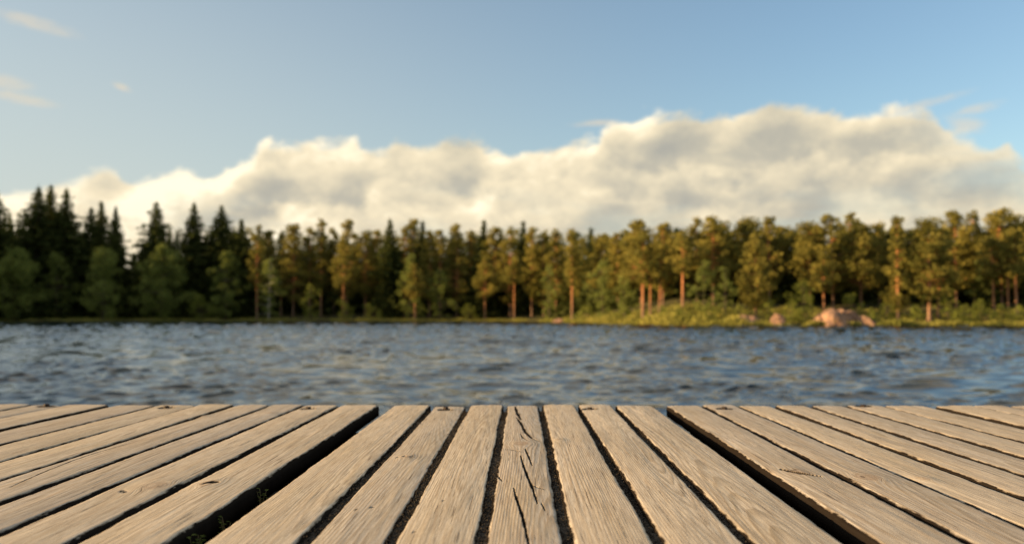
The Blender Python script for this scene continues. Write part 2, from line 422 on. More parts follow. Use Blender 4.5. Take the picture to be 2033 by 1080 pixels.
def build_ground():
    xs = np.concatenate([np.linspace(-1500, -170, 24)[:-1], np.linspace(-170, 130, 330), np.linspace(130, 1500, 24)[1:]])
    s = np.concatenate([np.linspace(-14, 40, 120), np.linspace(40, 200, 30)[1:], np.linspace(200, 2500, 20)[1:]])
    X, Sg = np.meshgrid(xs, s, indexing='ij'); Y = shore_y(X) + Sg
    Z = ground_z(X, Y)
    V = np.stack([X, Y, Z], -1).reshape(-1, 3); i = np.arange(len(xs) * len(s)).reshape(len(xs), len(s))
    F = np.stack([i[:-1, :-1], i[1:, :-1], i[1:, 1:], i[:-1, 1:]], -1).reshape(-1, 4)
    tag(mesh_np('ground', V, F, M['ground'], smooth=True), kind='structure')
build_ground()

# ------------------------------------------------------------------ foliage
def quads(C, size, rng, up=None, asp=.6, flat=.0):
    """one leaf-clump quad per centre; size (n,), random orientation, 'flat' pulls normals towards up"""
    n = len(C)
    N = rng.normal(size=(n, 3)); N[:, 2] += flat * 2.5
    N /= np.linalg.norm(N, axis=1, keepdims=True) + 1e-9
    T = np.cross(N, rng.normal(size=(n, 3))); T /= np.linalg.norm(T, axis=1, keepdims=True) + 1e-9
    B = np.cross(N, T)
    a = (size * .5)[:, None]; b = a * asp
    V = np.stack([C - T * a, C - B * b, C + T * a, C + B * b], 1)       # a diamond, ragged when massed
    return V.reshape(-1, 3)

def qfaces(n): return np.arange(n * 4, dtype=np.int32).reshape(n, 4)

def tube(P, rad, n=8):
    P = np.asarray(P, float); m = len(P)
    T = np.gradient(P, axis=0); T /= np.linalg.norm(T, axis=1, keepdims=True) + 1e-9
    ref = np.where(np.abs(T[:, 2:3]) > .9, np.array([[1., 0, 0]]), np.array([[0., 0, 1.]]))
    A = np.cross(T, ref); A /= np.linalg.norm(A, axis=1, keepdims=True) + 1e-9
    B = np.cross(T, A); th = np.linspace(0, 2 * PI, n, endpoint=False)
    V = P[:, None] + np.asarray(rad)[:, None, None] * (A[:, None] * np.cos(th)[None, :, None] + B[:, None] * np.sin(th)[None, :, None])
    i = np.arange(m * n).reshape(m, n); j = np.roll(i, -1, 1)
    F = np.stack([i[:-1], j[:-1], j[1:], i[1:]], -1).reshape(-1, 4)
    return V.reshape(-1, 3), F

class Acc:
    def __init__(s): s.V, s.F, s.n = [], [], 0
    def add(s, V, F): s.V.append(V); s.F.append(F + s.n); s.n += len(V)
    def get(s): return np.concatenate(s.V), np.concatenate(s.F)

def spruce_geo(h, w, rng, dens=1.0, ragged=.25, low=.05):
    C, Sz, Vr = [], [], []
    z = h * low
    s1 = rng.random() * 99
    while z < h * .985:
        f = 1 - z / h
        rad = w / 2 * (f ** .74) * (1 + ragged * rng.normal() + .8 * float(vnoise(z / 2.2, s1, 5))) * min(1, .35 + (h - z) / 4.5) + .10
        nb = max(3, int((5 + 5 * f) * dens)); th = rng.random() * 6.28 + np.arange(nb) * 2 * PI / nb + rng.normal(0, .25, nb)
        for a in th:
            L = rad * (.55 + .75 * rng.random()); bv = rng.random()
            ns = max(2, int(L / .33 * dens) + 1)
            q = (np.arange(ns) + rng.random(ns)) / ns
            q = .15 + .85 * q
            for rep in range(2):
                px = np.cos(a) * L * q + rng.normal(0, .16, ns); py_ = np.sin(a) * L * q + rng.normal(0, .16, ns)
                pz = z - L * (.42 * q - .22 * q * q) + rng.normal(0, .10, ns) - rep * .14
                C.append(np.stack([px, py_, pz], 1)); Sz.append((.38 + .35 * rng.random(ns)) * (.6 + .6 * min(1, f * 2)))
                Vr.append(np.clip(bv * .6 + rng.random(ns) * .4, 0, 1))
        z += (.36 + .10 * rng.random()) * (0.75 + .5 * f) / max(.6, dens ** .5)
    # leader
    zt = np.linspace(h * .93, h * 1.0, 8); C.append(np.stack([rng.normal(0, .05, 8), rng.normal(0, .05, 8), zt], 1)); Sz.append(np.full(8, .30)); Vr.append(rng.random(8))
    C, Sz, Vr = np.concatenate(C), np.concatenate(Sz), np.concatenate(Vr)
    return quads(C, Sz * 1.25, rng, asp=.55, flat=.5), np.repeat(Vr, 4)

def clump_geo(cent, rad, per, size, rng, flat=.35, zsq=.62):
    C, Sz, Vr = [], [], []
    for c, r in zip(cent, rad):
        n = max(12, int(per * r * r)); d = rng.normal(size=(n, 3)); d /= np.linalg.norm(d, axis=1, keepdims=True)
        p = d * (rng.random((n, 1)) ** .42) * r * np.array([1, 1, zsq]); C.append(np.asarray(c) + p)
        Sz.append(size * (.6 + .8 * rng.random(n))); Vr.append(np.clip(rng.random() * .65 + rng.random(n) * .4, 0, 1))
    C, Sz, Vr = np.concatenate(C), np.concatenate(Sz), np.concatenate(Vr)
    return quads(C, Sz, rng, asp=.6, flat=flat), np.repeat(Vr, 4)

def trunk_curve(h, rng, lean=.02):
    m = 9; z = np.linspace(0, h, m)
    dx = np.cumsum(rng.normal(0, lean * h / m, m)); dy = np.cumsum(rng.normal(0, lean * h / m, m)); dx -= dx[0]; dy -= dy[0]
    return np.stack([dx, dy, z], 1)

def pine_geo(h, w, bare, rng, full=1.0, droop=0.0, thick=1.0):
    P = trunk_curve(h * .97, rng, .014)
    r0 = (.0085 * h + .04) * thick
    rad = r0 * (1 - .82 * (P[:, 2] / h) ** 1.1); rad[0] *= 1.25
    A = Acc(); A.add(*tube(P, rad, 9))
    at = lambda z: np.array([np.interp(z, P[:, 2], P[:, 0]), np.interp(z, P[:, 2], P[:, 1]), z])
    cent, rr = [], []
    n = int((20 + 3.0 * (1 - bare) * h) * full)
    for i in range(n):
        q = (i + rng.random()) / n
        z = h * (bare + (1 - bare) * q)
        # outline: widest a little above the middle of the crown, irregular
        prof = min(1, q / .22 + .30) * (1 - .96 * q) ** .55 + .06
        R_ = w / 2 * prof * (.35 + .75 * rng.random()); a = rng.random() * 6.28
        s0 = at(max(h * .2, z - .25 * R_)); c = at(z) + np.array([math.cos(a) * R_, math.sin(a) * R_, rng.normal(0, .15) - droop * R_])
        cent.append(c); rr.append((.55 + .45 * rng.random()) * (.50 + .15 * w) * (1 - .22 * q))
        mid = (s0 + c) / 2 + np.array([0, 0, -.08 * R_]); br = .015 + .008 * R_ + .001 * h * (1 - q)
        A.add(*tube(np.array([s0, mid, c]), np.array([br * 1.4, br, br * .4]), 5))
    cent.append(at(h * .965)); rr.append(.07 * w + .22)
    V, vr = clump_geo(cent, rr, 72, .38, rng)
    return A.get(), (V, vr)

def leafy_geo(h, w, rng, base=.08, per=70, size=.30, r0=None):
    P = trunk_curve(h * .92, rng, .02); r0 = r0 or (.008 * h + .025)
    A = Acc(); A.add(*tube(P, r0 * (1 - .85 * P[:, 2] / h), 7))
    cent, rr = [], []
    n = int(14 + 1.7 * h * w / 2); sd_ = rng.random() * 50
    for i in range(n):
        q = (i + rng.random()) / n; z = h * (base + (.95 - base) * q)
        prof = max(.12, math.sin(PI * (.10 + .86 * q)) ** .6 * (1.05 - .45 * q))
        a = rng.random() * 6.28; R_ = w / 2 * prof * (rng.random() ** .5) * (1 + 1.1 * float(vnoise(a * .9, q * 4.5 + sd_, 3)) + .25 * rng.random())
        c = np.array([math.cos(a) * R_, math.sin(a) * R_, z]); cent.append(c); rr.append((.35 + .75 * rng.random() ** 1.3) * (.32 + .12 * w))
        k = int(np.searchsorted(P[:, 2], max(.1, z - .4 * R_))); s0 = P[min(k, 8)]
        if R_ > .3: A.add(*tube(np.array([s0, (s0 + c) / 2, c]), np.array([.03, .02, .008]) * (1 + .1 * h / 4), 4))
    V, vr = clump_geo(cent, rr, per, size, rng, flat=.2, zsq=.8)
    return A.get(), (V, vr)

NTREE = [0]
def tree(kind, name, x, y, h, w, label, cat, group, bare=.45, lean=0, **kw):
    NTREE[0] += 1; rng = np.random.default_rng(1000 + NTREE[0])
    z = gz(x, y) - .08
    root = empty(name, (x, y, z)); root.rotation_euler = (0, lean, 0)
    tag(root, label, cat, group)
    if kind == 'spruce':
        V, vr = spruce_geo(h, w, rng, **kw); P = trunk_curve(h * .96, rng, .004)
        tv, tf = tube(P, (.010 * h + .04) * (1 - .93 * P[:, 2] / h), 8); lm, tm = M['spruce'], M['bark']
    elif kind == 'pine':
        (tv, tf), (V, vr) = pine_geo(h, w, bare, rng, **kw); lm, tm = M['pine'], M['pinebark']
    else:
        (tv, tf), (V, vr) = leafy_geo(h, w, rng, **kw); lm, tm = (M['leaf'], M['birch'] if 'pale' in label and 'stem' in label else M['bark']) if kind == 'birch' else (M['bush'], M['bark'])
    mesh_np('trunk' if kind != 'bush' else 'stem', tv, tf, tm, root, smooth=True)
    mesh_np('crown' if kind != 'bush' else 'foliage', V, qfaces(len(V) // 4), lm, root, attrs={'var': ('FLOAT', vr)})
    return root

def place(px, top_py, back, width_px):
    """ground point under a photo column, 'back' metres behind the shoreline; its height from the top pixel"""
    d = unproj(px, VPY); k = d.x / d.y
    y = 60.0
    while y - float(shore_y(k * y)) < back and y < 400: y += .25
    x = k * y; top = at_dist(px, top_py, y).z
    return x, y, top - gz(x, y) + .08, width_px / F_PX * y

ORD = ['first', 'second', 'third', 'fourth', 'fifth', 'sixth', 'seventh', 'eighth', 'ninth', 'tenth', 'eleventh', 'twelfth', 'thirteenth',
       'fourteenth', 'fifteenth', 'sixteenth', 'seventeenth', 'eighteenth', 'nineteenth', 'twentieth', 'twenty-first', 'twenty-second', 'twenty-third', 'twenty-fourth', 'twenty-fifth', 'twenty-sixth']

# --- trees that make the skyline: (pixel column, pixel of the top, metres behind the shore, crown width in pixels)
for px, tp, bk, wp, lab in (
    (-14, 372, 9, 140, 'dark ragged spruce cut off by the left edge of the photo'),
    (70, 366, 10, 165, 'broad dark spruce, taller half of the twin-topped pair near the left edge'),
    (95, 364, 14, 110, 'slim dark spire close against the broad twin-topped spruce'),
    (127, 371, 12, 120, 'open thin-topped spruce with paler tip beside the twin-topped pair'),
    (176, 410, 13, 90, 'ragged spruce just left of the tight dark cone above the sky gap'),
    (197, 398, 17, 70, 'thin see-through spruce tip behind the tight dark cone at the sky gap'),
    (226, 409, 12, 80, 'tight dark spruce cone at the bright gap of sky, left side of it'),
    (307, 397, 11, 135, 'solid dark cone-shaped spruce standing alone right of the bright sky gap'),
    (382, 399, 12, 95, 'spruce with long thin needle-like spire right of the lone dark cone'),
    (437, 404, 13, 110, 'stout full spruce with rounded tip next to the needle-like spire'),
    (477, 434, 11, 95, 'medium spruce on the falling skyline right of the stout full spruce'),
    (773, 433, 9, 66, 'narrow near-black spruce between sun-tipped pines in the middle shore'),
    (960, 436, 12, 70, 'dark pointed spruce rising above pines at the centre of the skyline'),
    (1039, 438, 16, 36, 'thin dark spire poking above pines just right of centre'),
    (838, 436, 16, 40, 'slender dark spruce tip behind golden pines left of centre'),
    (1345, 452, 19, 46, 'dark narrow spruce wedged between sunlit pines above the sunny bank'),
    (1585, 462, 18, 60, 'dark spruce filling the dip between sunlit pines above the round boulder'),
    (1768, 456, 19, 52, 'dark spruce just left of the slender shaggy pine'),
    (1174, 452, 22, 34, 'small distant spruce tip behind the lone tall-trunked pine')):
    x, y, h, w = place(px, tp, bk, wp)
    tree('spruce', 'spruce_tree', x, y, h, w * 1.12, lab, 'spruce tree', 'spruces on the far shore', ragged=.32 if px in (-14, 127, 176, 197) else .22, dens=1.25)

mid_pines = [(511, 449, 10, 46), (535, 459, 14, 44), (558, 462, 12, 40), (582, 446, 10, 56), (613, 453, 13, 42), (637, 437, 11, 54), (662, 458, 14, 44), (688, 439, 9, 56),
             (725, 463, 10, 48), (745, 456, 13, 44), (803, 452, 10, 46), (819, 437, 12, 46), (852, 460, 10, 46), (874, 456, 9, 60), (907, 447, 10, 56),
             (934, 460, 13, 48), (981, 454, 10, 48), (1013, 454, 9, 50), (1056, 455, 10, 56), (1080, 466, 13, 50), (1104, 459, 11, 54)]
for i, (px, tp, bk, wp) in enumerate(mid_pines):
    x, y, h, w = place(px, tp, bk + 2, wp * (.70 + .70 * (i * .618 % 1)))
    tree('pine', 'pine_tree', x, y, h, w, f'close-packed pine with sun-touched top, {ORD[i]} of these from the left', 'pine tree', 'close-packed pines of the middle shore', bare=.14 + .16 * (i * .37 % 1), full=1.3)
right_pines = [(1138, 457, 26, 60), (1197, 466, 20, 62), (1227, 464, 18, 64), (1274, 437, 14, 66), (1317, 445, 13, 78), (1384, 433, 17, 62), (1416, 431, 15, 66), (1437, 446, 21, 60),
               (1487, 436, 18, 72), (1528, 431, 16, 54), (1552, 450, 22, 70), (1609, 447, 15, 78), (1654, 430, 14, 74), (1689, 423, 19, 56), (1710, 443, 15, 82),
               (1746, 447, 18, 76), (1818, 462, 20, 66), (1899, 421, 15, 84), (1935, 423, 18, 66), (1990, 419, 14, 88), (2020, 426, 18, 84), (2062, 425, 15, 90)]
for i, (px, tp, bk, wp) in enumerate(right_pines):
    x, y, h, w = place(px, tp, bk, wp * (.66 + .80 * (i * .618 % 1)))
    tree('pine', 'pine_tree', x, y, h, w, f'sunlit orange-tinged pine of the back row, {ORD[i]} counted from mid shore rightward', 'pine tree', 'sunlit pines behind the bank', bare=.14 + .20 * (i * .61 % 1), full=1.25)

# --- trees in front, each told apart by its look
FRONT_P = [
    (1021, 515, 3, 44, .62, 'low mushroom-shaped pine with lit upper trunk at the dark middle shore'),
    (1136, 462, 3.5, 38, .46, 'tall narrow pine with long bare trunk standing by the flat shore rock'),
    (1277, 470, 4, 66, .46, 'pine with thick glowing orange trunk, front one of the three-trunk group'),
    (1291, 492, 6, 52, .50, 'slim pine between the two others of the three-trunk group'),
    (1309, 486, 7.5, 50, .52, 'slanting thin pine, rightmost of the three-trunk group on the bank'),
    (1356, 462, 7, 40, .48, 'narrow pine with stout lit trunk at the start of the grassy bank'),
    (1500, 472, 5, 66, .16, 'broad pine branched almost to the ground beside the reddish slab'),
    (1783, 430, 5, 46, .14, 'slender shaggy pine with drooping low branches right of the rock outcrop'),
    (1845, 438, 4.0, 100, .26, 'biggest pine on the bank with heavy bright orange trunk'),
    (1862, 452, 7, 70, .40, 'pine leaning against the biggest orange-trunked pine'),
    (1974, 470, 9, 58, .50, 'pine with pale thin trunk behind the low bush at far right'),
    (2002, 462, 10, 56, .52, 'grey-trunked pine, middle one of three pale trunks at far right'),
    (2018, 458, 8, 54, .48, 'pale-trunked pine closest to the right edge'),
    (1636, 505, 9, 46, .45, 'shorter pine with lit trunk right of the fresh green shrub'),
    (510, 470, 4, 44, .42, 'pine with one glowing patch of trunk beside the pale birch stem'),
    (681, 476, 4, 48, .44, 'shaded pine with an orange-lit patch halfway up its trunk'),
    (824, 525, 3, 44, .40, 'small dim pine in the deep shade of the middle shore'),
    (963, 512, 4, 50, .38, 'dim pine in shade left of the mushroom-shaped pine'),
]
for px, tp, bk, wp, bare, lab in FRONT_P:
    x, y, h, w = place(px, tp, bk, wp)
    tree('pine', 'pine_tree', x, y, h, w, lab, 'pine tree', 'pines at the water side', bare=bare, full=1.45 if bare < .3 else 1.15,
         lean={1309: .03, 1862: .06, 1974: -.02}.get(px, 0), droop=.35 if px == 1783 else 0, thick={1845: 1.75, 1277: 1.5, 1356: 1.6, 1136: 1.3, 1862: 1.4}.get(px, 1.1))
FRONT_B = [
    (30, 478, 4, 150, 'wide dark green leafy tree under the spruces at the left edge'),
    (112, 486, 5, 90, 'leafy tree between the left-edge one and the yellowish one'),
    (205, 478, 4, 112, 'leafy tree with yellowish patches beneath the bright sky gap'),
    (320, 472, 4, 132, 'large round green birch below the lone dark cone spruce'),
    (448, 486, 4, 96, 'greyish green leafy tree right of the large round birch'),
    (534, 508, 3, 56, 'loose birch with pale leaning stem near the dark water edge'),
    (814, 500, 4, 58, 'green leafy tree in shade left of the brighter-topped one'),
    (872, 532, 4, 56, 'shaded leafy tree with a brighter yellow-green top'),
    (1090, 524, 4, 42, 'pale green egg-shaped birch between the mushroom pine and tall narrow pine'),
    (1197, 514, 5, 62, 'wide pale green tree left of the orange three-trunk group'),
    (1240, 540, 7, 50, 'small pale green tree tucked beside the orange three-trunk group'),
    (1398, 514, 5, 56, 'soft green birch left of the slim upright birch on the bank'),
    (1440, 526, 3.5, 38, 'slim upright light green birch in front of the broad low-branched pine'),
]
for px, tp, bk, wp, lab in FRONT_B:
    x, y, h, w = place(px, tp, bk, wp)
    tree('birch', 'birch_tree' if 'birch' in lab else 'leafy_tree', x, y, h * (.93 if px < 500 else 1), w * (.78 if px < 500 else 1), lab, 'birch tree' if 'birch' in lab else 'leafy tree', 'leafy trees at the water side', base=.06, per=80 if w < 8 else 52, size=.30 if w < 8 else .36)
BUSH = [
    (1596, 556, 3, 66, 'fresh green shrub between the round boulder and the rock outcrop'),
    (1573, 596, 2, 30, 'small shrub hugging the round boulder'),
    (1882, 572, 3.5, 66, 'orange-tinted shrub at the foot of the biggest pine'),
    (1950, 598, 2.5, 58, 'low rounded shrub near the far right pale trunks'),
    (1729, 610, 1.2, 24, 'little bright plant right of the rock outcrop'),
    (616, 564, 2, 44, 'bright-topped shrub on the shaded shore below middle pines'),
    (680, 596, 2, 46, 'dark shrub at the waterline under the shaded pines'),
    (735, 602, 2.5, 40, 'dark shrub right of the waterline one under shaded pines'),
    (1410, 606, 2, 44, 'low shrub on the sunny bank under the soft green birch'),
    (1345, 618, 2, 36, 'low tuft-like shrub at the foot of the stout-trunked narrow pine'),
    (1465, 604, 3, 34, 'small brownish shrub left of the reddish slab'),
    (930, 604, 3, 40, 'dim shrub under the shaded pines at centre'),
    (1165, 606, 3, 44, 'dim shrub beside the flat shore rock'),
    (1760, 600, 5, 40, 'shrub behind the little bright plant by the shaggy pine'),
    (2022, 606, 2.5, 40, 'low shrub at the right edge of the photo'),
    (1312, 606, 3, 34, 'bright green shrub at the roots of the slanting thin pine'),
    (1525, 598, 4, 40, 'sunlit shrub behind the round pale boulder'),
    (1600, 612, 1.2, 44, 'spreading low shrub at the waterline right of the round boulder'),
    (1690, 584, 6, 46, 'shrub on top of the bank above the granite outcrop'),
    (1820, 606, 2, 40, 'yellowish shrub left of the biggest pine at the waterline'),
    (1915, 608, 1.5, 46, 'low shrub at the waterline between the orange-tinted and rounded ones'),
    (1240, 612, 2, 44, 'shrub at the shaded point where the sunny bank begins'),
    (1990, 604, 3, 36, 'small shrub between two pale trunks at far right'),
    (400, 585, 2, 60, 'dark shrub at the foot of the large round birch'),
]
for px, tp, bk, wp, lab in BUSH:
    x, y, h, w = place(px, tp, bk, wp)
    tree('bush', 'shrub', x, y, h, w, lab, 'shrub', 'shrubs on the far shore', base=.05, per=95, size=.24)

# --- the deep wood behind, one mass with unseen shade trees added at left
def build_forest():
    rng = np.random.default_rng(77); VV, RR, TV, TF, nt = [], [], [], [], 0
    spots = []
    for a in np.arange(-.80, .62, .0125):
        for row, (bk, tp0) in enumerate(((19, 478), (27, 472), (38, 470), (52, 468))):
            px = VPX + F_PX * math.tan(a + rng.normal(0, .004))
            if row in (1, 3): px += 12
            tp = tp0 + rng.normal(8, 9) - (58 if px < 150 else 36 if px < 225 else 30 if px < 480 else 0) - (10 if px > 1350 else 0)
            if 225 < px < 300: tp = max(tp, 505)
            x, y, h, w = place(px, tp, bk + rng.normal(0, 2.5), 62)
            spots.append((x, y, min(h, 27), w))
    for a in np.arange(-1.0, -.545, .016):  # unseen trees added beyond the left edge to shade the shore
        for bk in (5, 11, 17):
            x, y, h, w = place(VPX + F_PX * math.tan(a), 380, bk, 70); spots.append((x, y, rng.uniform(21, 27), 7.5))
    for x, y, h, w in spots:
        V, vr = spruce_geo(h, w * (1.0 + .3 * rng.random()), rng, dens=.62, ragged=.3, low=.03)
        z = gz(x, y); V = V + np.array([x, y, z]); VV.append(V); RR.append(vr)
    # rounder pine crowns between, from the middle of the shore to the right
    PV, PR, k = [], [], 0
    for a in np.arange(-.30, .64, .0165):
        for bk, tp0 in ((20, 466), (25, 458)):
            px = VPX + F_PX * math.tan(a + rng.normal(0, .005)); tp = tp0 + rng.normal(4, 8) - (12 if px > 1350 else 0)
            x, y, h, w = place(px, tp, bk + rng.normal(0, 1.5), 66)
            n = 34; q = (np.arange(n) + rng.random(n)) / n; zz = h * (.25 + .72 * q)
            pr = np.minimum(1, q / .25 + .3) * (1 - .95 * q) ** .5; th = rng.random(n) * 6.28; rad = w / 2 * pr * (.3 + .7 * rng.random(n))
            cent = np.stack([np.cos(th) * rad, np.sin(th) * rad, zz], 1)
            V, vr = clump_geo(cent, .55 + .75 * rng.random(n) * (1 - .4 * q), 44, .46, rng)
            PV.append(V + np.array([x, y, gz(x, y)])); PR.append(vr)
    V = np.concatenate(PV)
    o = mesh_np('pine_forest', V, qfaces(len(V) // 4), M['pine'], attrs={'var': ('FLOAT', np.concatenate(PR) * .45)})  # same needles scaled darker, shade between the front crowns put into colour
    tag(o, 'mass of pine crowns closing the wood behind the sunlit row', None, None, 'stuff')
    V = np.concatenate(VV); vr = np.concatenate(RR)
    o = mesh_np('forest', V, qfaces(len(V) // 4), M['spruce'], attrs={'var': ('FLOAT', vr)})
    tag(o, 'deep dark wood filling the gaps behind the shoreline trees, plus unseen shade trees added at left', None, None, 'stuff')
    print('forest trees', len(spots), 'quads', len(V) // 4)
build_forest()

# --- grass along the bank
def build_grass():
    rng = np.random.default_rng(9); Vs, var = [], []
    def band(n, x0, x1, s0, s1, h0, h1):
        x = rng.uniform(x0, x1, n); s = s0 + (s1 - s0) * rng.random(n) ** 1.5; y = shore_y(x) + s; z = ground_z(x, y)
        h = rng.uniform(h0, h1, n) * np.clip(1 + 1.7 * fbm(x / 2.2, y / 2.2, 5, 3), .25, 2.4); a = rng.random(n) * PI; ww = h * rng.uniform(.12, .3, n)
        dx, dy = np.cos(a) * ww, np.sin(a) * ww; lx, ly = rng.normal(0, .25, n) * h, rng.normal(0, .25, n) * h
        B = np.stack([x, y, z - .03], 1); T = B + np.stack([lx, ly, h], 1); O = np.stack([dx, dy, 0 * h], 1)
        Vs.append(np.stack([B - O, B + O, T + O * .25, T - O * .25], 1).reshape(-1, 3))
        var.append(np.repeat(np.clip(.5 + .9 * fbm(x / 3, y / 3, 8, 3) + rng.normal(0, .15, n), 0, 1), 4))
    band(34000, 7, 80, -.5, 14, .12, .36)
    band(6000, 9, 27, -.3, 8, .3, .7)
    band(9000, 7, 80, -.6, .9, .2, .5)
    band(16000, -115, 8, -.4, 8, .10, .32)
    V = np.concatenate(Vs)
    o = mesh_np('grass', V, qfaces(len(V) // 4), M['grass'], attrs={'var': ('FLOAT', np.concatenate(var))})
    tag(o, 'rough grass and reeds along the far shore', None, None, 'stuff')
build_grass()

# --- rocks
def rock(px, py_base, py_top, w_px, back, label, seed, depth=.7, name='rock', peak=.25):
    d = unproj(px, VPY); k = d.x / d.y; y = 60.
    while y - float(shore_y(k * y)) < back: y += .1
    x = k * y; wd = w_px / F_PX * y; hh = (py_base - py_top) / F_PX * y
    bm = bmesh.new(); bmesh.ops.create_icosphere(bm, subdivisions=5, radius=1)
    rng = np.random.default_rng(seed); P = np.array([v.co[:] for v in bm.verts])
    for _ in range(22):
        n = rng.normal(size=3); n[2] = abs(n[2]) * .8; n /= np.linalg.norm(n); c = rng.uniform(.52, .92); s = P @ n
        P = P - np.where(s > c, (s - c), 0)[:, None] * n * .9
    P = P * (1 + .34 * fbm(P[:, 0] * 2 + P[:, 2] * 1.7 + seed, P[:, 1] * 2 - P[:, 2], seed, 5, .6))[:, None]
    P[:, 2] *= 1 - peak * np.abs(P[:, 0] + .15) ** 1.2
    P = P * np.array([wd / 2, wd / 2 * depth, hh * .95]); P[:, 2] += hh * .05
    for v, p in zip(bm.verts, P): v.co = p
    me = bpy.data.meshes.new(name); bm.to_mesh(me); bm.free(); me.materials.append(M['rock'])
    o = link(bpy.data.objects.new(name, me)); o.location = (x, y, gz(x, y) - hh * .1)
    return tag(o, label, 'rock', 'granite rocks on the sunny bank')
rock(1662, 650, 598, 118, .8, 'largest reddish granite outcrop sloping into the water', 3, peak=.85)
rock(1678, 640, 580, 96, 3.2, 'upper peak of granite rising behind the largest outcrop', 4, peak=.75)
rock(1718, 650, 622, 66, .5, 'low sloping granite shelf at the right foot of the largest outcrop', 8, peak=.5)
rock(1628, 651, 624, 36, .2, 'small pale boulder at the left foot of the largest outcrop', 5, peak=.3)
rock(1700, 632, 604, 44, 2.4, 'angular middle block of granite between peak and low shelf', 14, peak=.4)
rock(1545, 645, 612, 40, .7, 'round pale boulder standing clear on the grassy bank', 26, peak=.3)
rock(1484, 642, 614, 78, 1.2, 'low reddish slab under the broad low-branched pine', 7, peak=.4)
rock(1112, 640, 627, 44, .6, 'flat grey-pink rock at the dark middle shoreline', 11)

